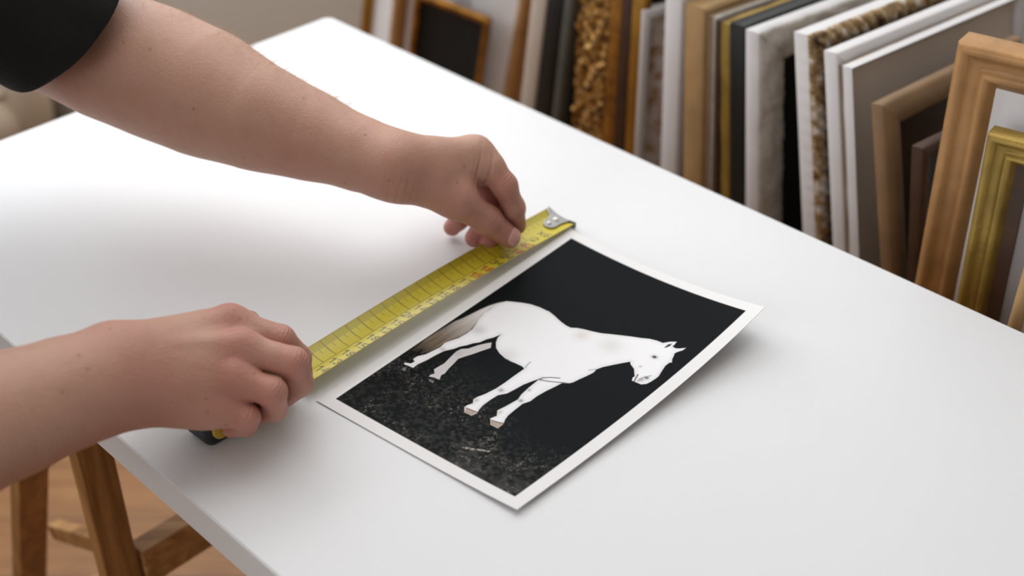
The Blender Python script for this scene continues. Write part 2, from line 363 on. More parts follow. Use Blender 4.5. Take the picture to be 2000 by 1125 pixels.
# a row of frames standing on the floor on edge, like books, along the far side of the table
# (pixel of the front corner at the upper point, pixel at the table line, side thickness in px, plane beyond the table edge, width, yaw, top visible?)
def edge_line(xt, yt, xb, yb, b):
    p, q = on_plane(xt, yt, b), on_plane(xb, yb, b); d = unit(p-q)
    org = q+d*((FZ+.001-q[2])/d[2]); return p, org, d
def bdir(yaw):                                         # local X of a frame: minus the direction in which it recedes
    a = math.radians(yaw); d = B*math.cos(a)+A*math.sin(a); return -d
def standing(label, top, bot, px_th, b, W, yaw, hz=None, ext=0):
    p, org, d = edge_line(*top, *bot, b)
    Hh = float((p-org)@d)+ext
    dist = np.linalg.norm(p-np.array([0, 0, H]))
    th = px_th/F*dist/abs(A@np.array([1, 0, 0]))*.95
    r = frame_root(label, org, bdir(yaw), d)
    return r, W, Hh, th
# pale gold box frame
def put(label, top, bot, pxth, b, W, yaw, prof, mat, art=None, artname='picture', matb=None, ext=0, disp=None, step=.02, partname='moulding', backing='brown', side=None, sdisp=None):
    r, W, Hh, th = standing(label, top, bot, pxth, b, W, yaw, ext=ext)
    pr = prof(th); w = max(u for u, h in pr)
    moulding(partname, W, Hh, pr, mat, r, disp=disp, step=step, side=side, sdisp=sdisp)
    if matb: panel('mat', W, Hh, w-.004, -.0065, .002, G['mat'], r, hole=(w+matb, w+matb))
    if art: panel(artname, W, Hh, w-.004, -.009, .003, G[art], r)
    panel('backing', W, Hh, min(w-.004, .012), -.0125 if th > .014 else -.011, .003, G[backing], r)
    return r, W, Hh, th
# facing the camera at the far left: white-matted frames with a dark canvas in front
def facing(label, xt, yt, xb, yb, b, W, yaw, prof, mat, ext=0, **kw):
    # left edge through two pixels, turned so that its face looks towards the camera; W to the right
    p, org, d = edge_line(xt, yt, xb, yb, b)
    Hh = float((p-org)@d)+ext
    a = math.radians(yaw); face = A*math.cos(a)+B*math.sin(a)     # the way its width runs, to the right
    r = frame_root(label, org, -face, d)
    pr = prof; w = max(u for u, h in pr)
    moulding('moulding', W, Hh, pr, mat, r, disp=kw.get('disp'), step=kw.get('step', .02))
    if kw.get('matb'): panel('mat', W, Hh, w-.004, -.0065, .002, G[kw.get('matc', 'mat')], r, hole=(w+kw['matb'], w+kw['matb']))
    if kw.get('art'): panel(kw.get('artname', 'picture'), W, Hh, w-.004, -.009, .003, G[kw['art']], r)
    panel('backing', W, Hh, w-.004, -.0125, .003, G['brown'], r)
    return r, W, Hh
facing('gold frame with off-white mat, furthest left of the row behind the table', 710, 0, 705, 57, .30, .30, -4, arc_prof(.017, .02), G['gold'], ext=.25, matb=.06, art='grey')
facing('wooden frame with wide white mat directly behind the dark canvas', 767, 0, 758, 90, .235, .214, 9, arc_prof(.0215, .02), G['gold_wood'], ext=.20, matb=.10, art='mat')
facing('dark canvas in a thin gold frame, leaning on the white-matted wooden frame', 808, -2, 796, 115, .205, .107, 20, [(0, -.008), (0, 0), (.003, .0015), (.0075, .001), (.0085, -.003), (.0085, -.006)], G['gold_dark'], ext=.010, art='canvas', artname='canvas')

thin = lambda w: (lambda th: flat_prof(w, th))
def carved_prof(w, n=24): return lambda th: [(0, -th*(1-i/n)) for i in range(n)]+[(0, 0)]+[(w*i/6, .003*math.sin(math.pi*i/6)) for i in range(1, 6)]+[(w, -.01)]
# the row of frames seen edge-on, from left to right
put('taupe-edged thin frame right of the white-matted wooden frame', (1066, 0), (1042, 205), 30, .15, .38, 7, thin(.02), G['taupe'], 'taupe', ext=.12)
put('black frame between the taupe one and the carved gold one', (1100, 0), (1072, 220), 32, .15, .38, 7, thin(.02), G['black'], 'black', ext=.10)
put('thin slate grey frame against the carved gold frame', (1118, 0), (1091, 232), 16, .15, .36, 7, thin(.02), G['slate'], 'slate', ext=.14)
put('deep frame of carved antique gold, the most ornate of the row', (1190, 0), (1172, 275), 66, .152, .38, 7, carved_prof(.02), G['ornate'], 'umber', ext=.10, sdisp=carve(.0020), step=.0025)
put('smooth old gold frame right beside the carved gold frame', (1211, 0), (1193, 280), 19, .150, .38, 7, lambda th: arc_prof(.02, th), G['gold_dark'], 'umber', ext=.16)
put('dark umber frame between the two smooth gold ones', (1232, 0), (1215, 288), 19, .150, .38, 7, lambda th: arc_prof(.02, th), G['umber'], 'umber', ext=.08)
put('slim bright gold frame touching the short white frame', (1251, 0), (1236, 292), 17, .150, .34, 7, lambda th: arc_prof(.016, th), G['gold'], 'umber', ext=.06)
r, W, Hh, th = put('short narrow white frame around a mottled shell-coloured panel', (1256, 20), (1241, 298), 4, .15, .047, 24, lambda th: [(0, -.010), (0, 0), (.002, .001), (.010, .0005), (.0115, -.002), (.0115, -.008)], G['white'], 'shell')
put('tall plain white frame between the short narrow white one and the pale gold one', (1331, 0), (1318, 345), 32, .145, .38, 8, thin(.02), G['white'], 'mat', ext=.05)
put('thick pale gold box frame with a square corner', (1372, 16), (1366, 368), 36, .145, .36, 8, lambda th: arc_prof(.012, th, .003), G['gold_pale'], 'umber')
put('narrow silver-topped brown frame leaning on the pale gold box frame', (1396, 34), (1388, 375), 13, .142, .36, 9, thin(.012), G['silver'], 'umber', side=G['brown'])
put('thin brown frame between the silver-topped and the gold bead frame', (1407, 42), (1401, 380), 9, .140, .36, 9, thin(.010), G['umber'], 'umber')
put('slim gold bead frame in front of the glossy black one', (1424, 48), (1423, 390), 15, .14, .36, 9, lambda th: arc_prof(.010, th, .003), G['gold_olive'], 'umber', sdisp=beads(.012, .001, -.5, .02))
put('glossy black frame left of the silver carved frame', (1453, 52), (1451, 402), 28, .135, .36, 9, thin(.03), G['black'], 'black')
put('white-edged frame with carved silver face around a black picture', (1482, 65), (1480, 412), 26, .13, .36, 10, lambda th: arc_prof(.034, th, .003, 9), G['silver'], 'black', disp=carve(.0010), step=.005, side=G['white'])
put('white frame edged with gold beads, right of the silver carved frame', (1577, 68), (1592, 450), 26, .125, .36, 11, lambda th: arc_prof(.022, th, .004, 9), G['beads'], 'black', disp=beads(.014, .0035, .002, .021), step=.003, side=G['white'])
put('white box frame, left of the two plain white ones', (1634, 104), (1650, 485), 24, .12, .28, 11, thin(.03), G['white'], 'taupe')
put('white box frame with a taupe face, right of the two plain white ones', (1662, 132), (1676, 500), 19, .115, .24, 10, thin(.004), G['white'], 'taupe', artname='panel')
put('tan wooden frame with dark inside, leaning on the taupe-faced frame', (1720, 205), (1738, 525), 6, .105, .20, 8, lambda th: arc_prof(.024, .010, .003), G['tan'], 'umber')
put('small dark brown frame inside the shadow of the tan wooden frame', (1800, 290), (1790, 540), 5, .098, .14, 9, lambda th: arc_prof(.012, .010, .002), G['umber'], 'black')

facing('large gilded wooden frame with wide white mat at the right edge', 1872, 80, 1788, 548, .07, .50, 7, step_prof(.034, .022), G['gold_wood'], matb=.09, art='mat')
facing('olive gold frame with dark inner rail, leaning on the gilded wooden frame', 1930, 258, 1868, 588, .045, .42, 7, step_prof(.024, .014), G['gold_olive'], matb=.010, matc='umber', art='grey')
r, W, Hh, w_ = None, None, None, None
facing('small pale wooden frame standing in front of the olive gold frame', 2000, 520, 1968, 634, .025, .3, 5, arc_prof(.009, .012, .002), G['gold_pale'], art='mat')

# dim things by the window wall, behind the short table edge
M['clay'] = simple('beige_ceramic', srgb(186, 166, 144), .6, var=.08, scale=12, bump=.1)
M['clay2'] = simple('grey_ceramic', srgb(150, 144, 134), .6, var=.08, scale=12, bump=.1)
M['cab'] = simple('dark_cabinet', srgb(62, 52, 42), .6, var=.1, scale=10)
def on_plane_a(px, py, a):
    r_ = ray(px, py); o_ = np.array([0, 0, H]); return o_+((CORNER+A*a-o_)@A)/(r_@A)*r_
vz = [on_plane_a(4, 262, -.80), on_plane_a(70, 262, -.78), on_plane_a(128, 240, -.80)]
cab_z = float(vz[1][2])-.02
b_lo, b_hi = float((vz[0]-CORNER)@B)-.10, float((vz[2]-CORNER)@B)+.06
cb = empty('cabinet', AB(-.80, (b_lo+b_hi)/2, FZ), 'low dark cabinet by the window wall carrying beige vases', 'cabinet')
bpy.context.view_layer.update()
bm = bmesh.new(); box_axes(bm, AB(WL+.02, b_lo, FZ), A*.26, B*(b_hi-b_lo), UP*(cab_z-FZ-.02)); child_world(bm_obj('body', bm, M['cab'], cb, bevel=.003), cb)
bm = bmesh.new(); box_axes(bm, AB(WL+.017, b_lo-.01, cab_z-.02), A*.275, B*(b_hi-b_lo+.02), UP*.02); child_world(bm_obj('worktop', bm, M['cab'], cb, bevel=.002), cb)
bm = bmesh.new(); box_axes(bm, AB(WL+.28, b_lo+.01, FZ+.03), A*.012, B*(b_hi-b_lo-.02), UP*(cab_z-FZ-.07)); child_world(bm_obj('door', bm, M['cab'], cb, bevel=.003), cb)
def vase(label, p, prof, mat, k=1.0):
    V, Fc = lathe([(r_*k, z_*k) for r_, z_ in prof], 40)
    o = mesh_obj('vase', V, Fc, mat); o.location = (p[0], p[1], cab_z); return tag(o, label, 'vase', 'vases on the dark cabinet')
vase('round beige vase at the left edge, behind the short table edge', vz[0], [(.0, 0), (.025, 0), (.045, .02), (.052, .05), (.045, .08), (.024, .10), (.016, .11), (.020, .116), (.017, .116), (.013, .108), (0, .10)], M['clay'], .9)
vase('tall beige vase right of the round one, under the sleeve', vz[1], [(.0, 0), (.024, 0), (.032, .03), (.036, .07), (.033, .11), (.022, .14), (.016, .15), (.020, .157), (.017, .157), (.013, .145), (0, .14)], M['clay'])
vase('grey vase beside the tall beige one, right of it', vz[2], [(.0, 0), (.022, 0), (.028, .04), (.030, .09), (.026, .13), (.015, .145), (.019, .152), (.016, .152), (.012, .14), (0, .13)], M['clay2'])
# ------------------------------------------------------------------ the photographic print
PL = P(618, 783, .0008); PB = P(1010, 996, .004); PT = P(1113, 447, .003); PR = P(1495, 600, .026)
def paper(s, t):
    s = s[..., None]; t = t[..., None]
    p = (1-s)*(1-t)*PL+s*(1-t)*PT+(1-s)*t*PB+s*t*PR
    z = .0008+.0022*s**3+.0032*t**4*(1-s)+.023*(s**2.6)*(t**2.2)
    p[..., 2] = z[..., 0]; return p
def seg_dist(X, Y, pts):
    d = np.full(X.shape, 1e9)
    for (x0, y0), (x1, y1) in zip(pts[:-1], pts[1:]):
        dx, dy = x1-x0, y1-y0; L2 = dx*dx+dy*dy+1e-12
        h = np.clip(((X-x0)*dx+(Y-y0)*dy)/L2, 0, 1); d = np.minimum(d, np.hypot(X-x0-h*dx, Y-y0-h*dy))
    return d
def poly_sd(X, Y, pts):                                # signed distance, negative inside
    pts = list(pts); inside = np.zeros(X.shape, bool)
    for (x0, y0), (x1, y1) in zip(pts, pts[1:]+pts[:1]):
        c = ((y0 > Y) != (y1 > Y)); xx = (x1-x0)*(Y-y0)/((y1-y0) if y1 != y0 else 1e-9)+x0
        inside ^= c & (X < xx)
    d = seg_dist(X, Y, pts+pts[:1]); return np.where(inside, -d, d)
def vnoise(X, Y, seed):                                # smooth value noise
    r = np.random.RandomState(seed).rand(256, 256); xi = np.floor(X).astype(int); yi = np.floor(Y).astype(int)
    fx = X-xi; fy = Y-yi; fx = fx*fx*(3-2*fx); fy = fy*fy*(3-2*fy); g = lambda i, j: r[i % 256, j % 256]
    return (g(xi, yi)*(1-fx)+g(xi+1, yi)*fx)*(1-fy)+(g(xi, yi+1)*(1-fx)+g(xi+1, yi+1)*fx)*fy
def smooth(x, a, b): h = np.clip((x-a)/(b-a), 0, 1); return h*h*(3-2*h)
LS, LT = .287, .185                                    # paper size, metres
def make_print():
    ns, nt = 900, 590
    s, t = np.meshgrid(np.linspace(0, 1, ns), np.linspace(0, 1, nt), indexing='ij')
    V = paper(s, t).reshape(-1, 3)
    idx = np.arange(ns*nt).reshape(ns, nt)
    q = np.stack([idx[:-1, :-1], idx[:-1, 1:], idx[1:, 1:], idx[1:, :-1]], -1).reshape(-1, 4)[:, ::-1]
    X, Y = s*LS, t*LT
    L = lambda pts: [(a/1000*LS, b/1000*LT) for a, b in pts]
    lin = lambda *c: np.array(srgb(*c)[:3])
    col = np.empty(X.shape+(3,)); col[:] = lin(236, 234, 234)
    e = .00035
    def over(mask, c):
        col[:] = col*(1-mask[..., None])+np.asarray(c)*mask[..., None]
    m = smooth(X, .034*LS-e, .034*LS+e)*smooth(-X, -.9665*LS-e, -.9665*LS+e)*smooth(Y, .050*LT-e, .050*LT+e)*smooth(-Y, -.946*LT-e, -.946*LT+e)
    over(m, lin(15, 18, 20))
    # ground: fine litter that thins out with height in the picture
    g = vnoise(X*620, Y*760, 1)*.5+vnoise(X*300, Y*400, 2)*.5; big = vnoise(X*60, Y*90, 3)
    h0 = .30+.06*np.sin(Y*30)                            # horizon of the lit litter, in s
    amt = smooth(h0*LS+.01-X, 0, .05)*m
    dens = smooth(g, .56, .86)*(.35+.9*big)
    fine = vnoise(X*1600, Y*1300, 5)
    near = .25+.75*smooth(Y, .02*LT, .95*LT)*smooth(.26*LS-X, -.02, .05)
    over(np.clip(amt*dens*.38*near, 0, 1), lin(104, 100, 96)); over(np.clip(amt*smooth(g*fine*(.5+big), .42, .75)*.45*(.4+.6*near), 0, 1), lin(168, 160, 150))
    over(np.clip(amt*smooth(vnoise(X*210, Y*260, 12)*.6+big*.5, .35, .75)*.42*smooth(.17*LS-X, 0, .06)*smooth(Y, .2*LT, .9*LT), 0, 1), lin(104, 104, 100))
    over(np.clip(amt*smooth(vnoise(X*500, Y*420, 21), .3, .9)*.35*(.4+.6*near), 0, 1), lin(84, 82, 78))
    st = seg_dist(X, Y, L([HORSE['dots']['stick1'], HORSE['dots']['stick2']]))
    over((1-smooth(st, .0002, .0014))*smooth(vnoise(X*900, Y*900, 14), .1, .8)*.75, lin(214, 204, 196))
    # tail
    sd = poly_sd(X, Y, L(HORSE['tail'])); root = np.array(L([HORSE['tail'][0]])[0]); end = np.array(L([HORSE['tail'][13]])[0]); dv = end-root
    f = ((X-root[0])*dv[0]+(Y-root[1])*dv[1])/(dv@dv); across = ((X-root[0])*-dv[1]+(Y-root[1])*dv[0])/np.linalg.norm(dv)
    strk = vnoise(across*1500+3*f, f*5, 9)
    tc = np.where((f < .45)[..., None], lin(214, 203, 198), lin(176, 160, 146)); k = smooth(f, .15, .8)[..., None]
    tc = lin(226, 220, 217)*(1-k)+lin(128, 112, 96)*k; tc = tc*(.55+.65*strk[..., None])**(k+.15)
    msk = (1-smooth(sd, -.0012, .0006))*(1-smooth(f, .78, 1.04)*(.5+strk))
    over(np.clip(msk, 0, 1), np.clip(tc, 0, 1))
    W_ = lin(243, 242, 244)
    def shape(pts, c, soft=.0005): over(1-smooth(poly_sd(X, Y, L(pts)), -soft, soft*.6), c)
    def line(pts, w, c, a): over((1-smooth(seg_dist(X, Y, L(pts)), w*.2, w))*a, c)
    def dot(key, r, c, a, ry=1):
        p = L([HORSE['dots'][key]])[0]; over(np.exp(-((X-p[0])**2+((Y-p[1])*ry)**2)/(r*r))*a*np.maximum(inb_ < 0, inh_ < 0), c)
    inb_ = poly_sd(X, Y, L(HORSE['body'])); inh_ = poly_sd(X, Y, L(HORSE['hind']))
    # far hind leg, shaded
    shape(HORSE['hind'], lin(205, 200, 200)); dot('hock2', .004, lin(150, 142, 140), .25)
    shape(HORSE['body'], W_)
    body = 1-smooth(poly_sd(X, Y, L(HORSE['body'])), -.0042, -.0004)
    bsd = poly_sd(X, Y, L(HORSE['body']))
    over(smooth(bsd, -.0045, -.0003)*(bsd < .0003)*.20, lin(176, 170, 170))      # the form turning away, as in the photographed print
    dot('hock', .0022, lin(150, 140, 140), .5); dot('thigh', .006, lin(196, 186, 190), .6); dot('groin', .009, lin(205, 196, 198), .45)
    dot('mane', .006, lin(214, 206, 198), .6); dot('mane2', .009, lin(216, 210, 205), .55)
    dot('knee1', .0022, lin(120, 114, 114), .7); dot('knee2', .0018, lin(90, 88, 90), .7); dot('knee2b', .0016, lin(150, 146, 148), .6)
    dot('fet1', .002, lin(170, 158, 150), .6); dot('fet2', .002, lin(170, 158, 150), .5)
    for c in HORSE['chest'][:2]: line(c, .0011, lin(70, 68, 72), .75)
    line(HORSE['chest'][2], .0008, lin(130, 126, 130), .6); line(HORSE['chest'][3], .0011, lin(150, 144, 146), .6)
    for h in HORSE['hoof']: shape(h, lin(178, 160, 148)); line(h[:2], .0009, lin(96, 70, 52), .8)
    for h in HORSE['hh']: shape(h, lin(122, 120, 118))
    shape(HORSE['ear'], lin(70, 68, 72), .0004); line(HORSE['mouth'], .0009, lin(70, 66, 70), .85); line(HORSE['muz'], .0011, lin(120, 116, 112), .55)
    dot('muz', .0022, lin(120, 118, 112), .6); dot('nost', .0017, lin(60, 58, 60), .9); dot('eye', .00145, lin(40, 40, 42), 1.0, .85); dot('eye', .0030, lin(190, 186, 190), .35); dot('eye', .00135, lin(36, 36, 38), 1.0, .85)
    dot('cheek', .0012, lin(165, 160, 165), .7)
    o = mesh_obj('photo_print', V, q, M['print'], smooth=True, colors=col.reshape(-1, 3))
    md = o.modifiers.new('thickness', 'SOLIDIFY'); md.thickness = .0003; md.offset = -1
    return tag(o, 'black and white print of a white horse, white-bordered, lying on the white table', 'photo print')
make_print()

# ------------------------------------------------------------------ tape measure: blade, hook, case
GLY = {'0': [[(0,.2),(0,.8),(.5,1),(1,.8),(1,.2),(.5,0),(0,.2)]], '1': [[(.2,.75),(.6,1),(.6,0)]], '2': [[(0,.8),(.5,1),(1,.8),(.9,.5),(0,0),(1,0)]],
       '3': [[(0,.9),(.6,1),(1,.75),(.5,.52),(1,.28),(.6,0),(0,.1)]], '4': [[(.8,0),(.8,1),(0,.35),(1,.35)]], '5': [[(1,1),(.1,1),(.05,.55),(.6,.62),(1,.32),(.6,0),(0,.08)]],
       '6': [[(.9,.95),(.3,.8),(0,.3),(.5,0),(1,.28),(.5,.55),(.05,.35)]], '7': [[(0,1),(1,1),(.4,0)]], '8': [[(.5,.52),(.05,.75),(.5,1),(.95,.75),(.5,.52),(0,.25),(.5,0),(1,.25),(.5,.52)]],
       '9': [[(.1,.05),(.7,.2),(1,.7),(.5,1),(0,.72),(.5,.45),(.95,.65)]], 'x': [[(.1,.1),(.9,.9)], [(.1,.9),(.9,.1)]]}
T0 = P(1094, 426, .0060); T1 = P(601, 717, .0115); TD = unit(T1-T0); TD[2] = 0; TD = unit(TD)     # from hook to case
TN = np.array([-TD[1], TD[0], 0.0]); TN = -TN if TN[1] > 0 else TN                                # towards the print (near side)
BW = .0305
tape_root = empty('tape_measure', T1*[1, 1, 0]+TD*.045, 'yellow tape measure held over the left edge of the print by two hands', 'tape measure')
bpy.context.view_layer.update()
def blade_point(l, v):                                  # l metres from the hook end, v -1 (far edge) .. 1 (near edge)
    Lt = np.linalg.norm((T1-T0)[:2]); f = l/Lt
    z = .0062+(.0115-.0062)*np.clip(f, 0, 1)+.0030*np.sin(np.pi*np.clip(f, 0, 1))
    p = T0*[1, 1, 0]+TD*np.asarray(l)[..., None]+TN*(np.asarray(v)*BW/2)[..., None]
    roll = .0012*(1-f)*v
    p[..., 2] = z+.0034*v**2-.0017-roll; return p
def make_blade():
    Lt = np.linalg.norm((T1-T0)[:2])+.012; nl, nw = int(Lt/.00032), 96
    l, v = np.meshgrid(np.linspace(0, Lt, nl), np.linspace(-1, 1, nw), indexing='ij')
    V = blade_point(l, v).reshape(-1, 3); idx = np.arange(nl*nw).reshape(nl, nw)
    q = np.stack([idx[:-1, :-1], idx[1:, :-1], idx[1:, 1:], idx[:-1, 1:]], -1).reshape(-1, 4)
    nrm = np.cross(TD, TN)
    if nrm[2] < 0: q = q[:, ::-1]
    lin = lambda *c: np.array(srgb(*c)[:3]); col = np.empty(l.shape+(3,)); col[:] = lin(204, 188, 48)
    def over(m, c): col[:] = col*(1-m[..., None])+np.asarray(c)*m[..., None]
    ink = lin(84, 72, 20); W2 = v*BW/2
    per = .01226; off = .0330
    def bar(u, w): return 1-smooth(np.abs(u), w*.5, w*.5+.00035)
    on = smooth(l, off+.0035, off+.0045)
    ph = (l-off)/per; fr = (ph-np.round(ph))*per
    over(bar(fr, .0004)*(W2 < .0028)*on*.75, ink)                                     # centimetre lines from the far edge to the rule line
    mm = (ph*10-np.round(ph*10))*per/10
    half = ((np.round(ph*10) % 5) == 0); lim = np.where(half, -.0045, -.0090)
    over(bar(mm, .00022)*(W2 < lim)*.55, ink)
    over(bar(W2-.0028, .0003)*on*.7, ink)                                              # the rule line over the numbers
    nums = ['2', '62r', '18r', '24', '34', '18r', '15r', '17', '18', '15', '12', '14', '26', '15', '12', '18', '15', '18', '13', '14']
    red = lin(168, 66, 34); blk = lin(70, 52, 24)
    gh, gw = .0066, .0049
    def glyphs(txt, lc, v0, c, s=1.0, w=.0007):
        for i, ch in enumerate(txt):
            for st in GLY[ch]:
                pts = [(lc+gh*s*(.5-gy), v0+(i*1.22+gx)*gw*s) for gx, gy in st]           # tops point to the hook end
                d = seg_dist(l, W2, pts); over((1-smooth(d, w*.45, w))*.85, c)
    for i, n in enumerate(nums):
        lc = off+per*(i+.55)
        if n.endswith('r'): glyphs(n[:-1], lc, .0040, red, 1.0, .0013)
        else: glyphs(n, lc, .0042, blk, .95, .00085)
    glyphs('x6', .0285, .0010, blk, 1.1, .0008)
    over((v < -.97)*.5, lin(150, 100, 40)); over((v > .97)*.5, lin(170, 150, 40))
    o = mesh_obj('blade', V, q, M['tape'], smooth=True, colors=col.reshape(-1, 3))
    o.parent = tape_root; child_world(o, tape_root)
    md = o.modifiers.new('thickness', 'SOLIDIFY'); md.thickness = .0003; md.offset = -1
make_blade()
def make_hook():
    V = []; Fc = []
    # plate with a rounded tail lying in the hollow of the blade, then the lip turned down
    rows = []
    def half(l): return .55 if l > .0135 else (.95 if l < .004 else .62)
    ls = [-.0022, -.0016, 0, .002, .004, .006, .0085, .011, .0135, .0155, .017, .0180, .0186]
    hw = [.78, .78, .76, .66, .50, .44, .43, .42, .41, .38, .31, .20, .04]
    offs = [-.20, -.20, -.20, -.14, -.05, -.02, 0, .02, .03, .03, .03, .03, .03]
    for l_, h_, o_ in zip(ls, hw, offs):
        r = []
        for v_ in np.linspace(-1, 1, 17):
            vv = v_*h_+o_; p = blade_point(np.array(l_), np.array(vv)); p = p.copy(); p[2] += .0011; r.append(p)
        rows.append(r)
    drop = []
    for dz in (.0012, .0035, .0066):
        r = []
        for v_ in np.linspace(-1, 1, 17):
            p = blade_point(np.array(-.0026), np.array(v_*.99)).copy(); p[2] = max(.0004, p[2]+.0011-dz); r.append(p)
        drop.append(r)
    rows = drop[::-1]+rows
    for r in rows: V += r
    n = 17
    for i in range(len(rows)-1):
        for j in range(n-1): Fc.append((i*n+j, i*n+j+1, (i+1)*n+j+1, (i+1)*n+j))
    o = mesh_obj('hook', V, np.array(Fc), M['steel']); o.parent = tape_root; child_world(o, tape_root)
    md = o.modifiers.new('thickness', 'SOLIDIFY'); md.thickness = .0009; md.offset = 0
    for l_, r_ in ((.0042, .0029), (.0132, .0023)):
        c = blade_point(np.array(l_), np.array(-.06)); Vr, Fr = lathe([(0, .0018), (r_*.5, .0016), (r_*.85, .0009), (r_, 0), (r_, -.001)], 24)
        k = mesh_obj('rivet', Vr+c+[0, 0, .0014], Fr, M['rivet']); k.parent = o; k.matrix_parent_inverse = Matrix.Identity(4)      # the hook itself sits at the origin
make_hook()
CL, CH, CW = .077, .052, .026
C0 = T1*[1, 1, 0]+TD*.018-TN*.005
def case_profile(n=8, g=0.0):
    pts = []
    def arc(cx, cz, r, a0, a1):
        for i in range(n+1): a = math.radians(a0+(a1-a0)*i/n); pts.append((cx+r*math.cos(a), cz+r*math.sin(a)))
    arc(.006+g, .004+g, .004, 270, 180); arc(.020+g, CH-.020-g, .020, 180, 90); arc(CL-.026-g, CH-.026-g, .026, 90, 0); arc(CL-.008-g, .008+g, .008, 0, -90)
    return pts
def prism(name, pts, c0, w0, w1, mat, bev=.003):
    bm = bmesh.new(); ra = []; rb = []
    for (x, z) in pts:
        p = c0+TD*x+UP*z; ra.append(bm.verts.new(tuple(p+TN*w0))); rb.append(bm.verts.new(tuple(p+TN*w1)))
    n = len(pts)
    for i in range(n): bm.faces.new((ra[i], ra[(i+1) % n], rb[(i+1) % n], rb[i]))
    f1 = bm.faces.new(ra); f2 = bm.faces.new(rb[::-1]); bmesh.ops.recalc_face_normals(bm, faces=list(bm.faces))
    caps = list({e for f in (f1, f2) for e in f.edges})
    bmesh.ops.bevel(bm, geom=caps, offset=bev, segments=4, profile=.5, affect='EDGES', clamp_overlap=True)
    o = bm_obj(name, bm, mat, smooth=False); o.parent = tape_root; return child_world(o, tape_root)
prism('case', case_profile(), C0, -CW/2, CW/2, M['black_rubber'], .004)
for sgn in (-1, 1):
    sc_ = prism('side_cover', case_profile(8, .005), C0+TD*.0, sgn*(CW/2-.001), sgn*(CW/2+.0018), M['yellow_plastic'], .001)
    Vr, Fr = lathe([(0, .0012), (.012, .001), (.014, 0), (.014, -.002)], 32); R3 = np.stack([TD, UP*1.0, TN*sgn], 1)
    k = mesh_obj('badge', Vr@R3.T+C0+TD*.040+UP*.031+TN*sgn*(CW/2+.0018), Fr, M['black_rubber']); k.parent = sc_; k.matrix_parent_inverse = Matrix.Identity(4)
bm = bmesh.new(); box_axes(bm, C0+TD*.002-TN*.009+UP*(CH-.026), TD*.010, TN*.018, UP*.012); k = bm_obj('lock_button', bm, M['yellow_plastic'], bevel=.002); k.parent = tape_root; child_world(k, tape_root)
# ------------------------------------------------------------------ the person: an implicit surface turned into one mesh
def J(px, py, z, rpx):                                   # a joint seen at a pixel, its radius as it measures in pixels
    p = P(px, py, z); return p, rpx/F*np.linalg.norm(p-np.array([0, 0, H]))
def smin(a, b, k): h = np.maximum(k-np.abs(a-b), 0)/k; return np.minimum(a, b)-h*h*k*.25
def smax(a, b, k): return -smin(-a, -b, k)
def cap(X, a, b, ra, rb):
    d = b-a; h = np.clip(((X-a)@d)/max(d@d, 1e-12), 0, 1)
    return np.sqrt((((X-a)-h[:, None]*d)**2).sum(1))-(ra+(rb-ra)*h)
def ecap(X, a, b, wa, ta, wb, tb, wdir):                 # cone of elliptical section: half width w along wdir, half thickness t across it
    d = b-a; L = np.linalg.norm(d); ax = d/L; wd = unit(wdir-ax*(wdir@ax)); td = np.cross(ax, wd)
    Y = X-a; s = (Y@ax)/L; h = np.clip(s, 0, 1); w = wa+(wb-wa)*h; t = ta+(tb-ta)*h
    u = (Y@wd)/w; v = (Y@td)/t; e = (s-h)*L/((w+t)*.5)
    k = np.sqrt(u*u+v*v+e*e); return (k-1)*np.minimum(w, t)
def chain(X, js, k=.003):
    d = None
    for (a, ra), (b, rb) in zip(js[:-1], js[1:]):
        c = cap(X, a, b, ra, rb); d = c if d is None else smin(d, c, k)
    return d
def ell(X, c, axes, r):
    Y = (X-c)@np.array(axes).T; k = np.sqrt(((Y/np.array(r))**2).sum(1)); return (k-1)*min(r)
def creases(X, d, c, ax, n, sp, amp, R, w=.0006):
    ax = unit(ax); s = (X-c)@ax; g = np.zeros(len(X)); near = np.exp(-((X-c)**2).sum(1)/(R*R))
    for i in range(n): g += np.exp(-((s-(i-(n-1)/2)*sp)/w)**2)
    return d+amp*g*near
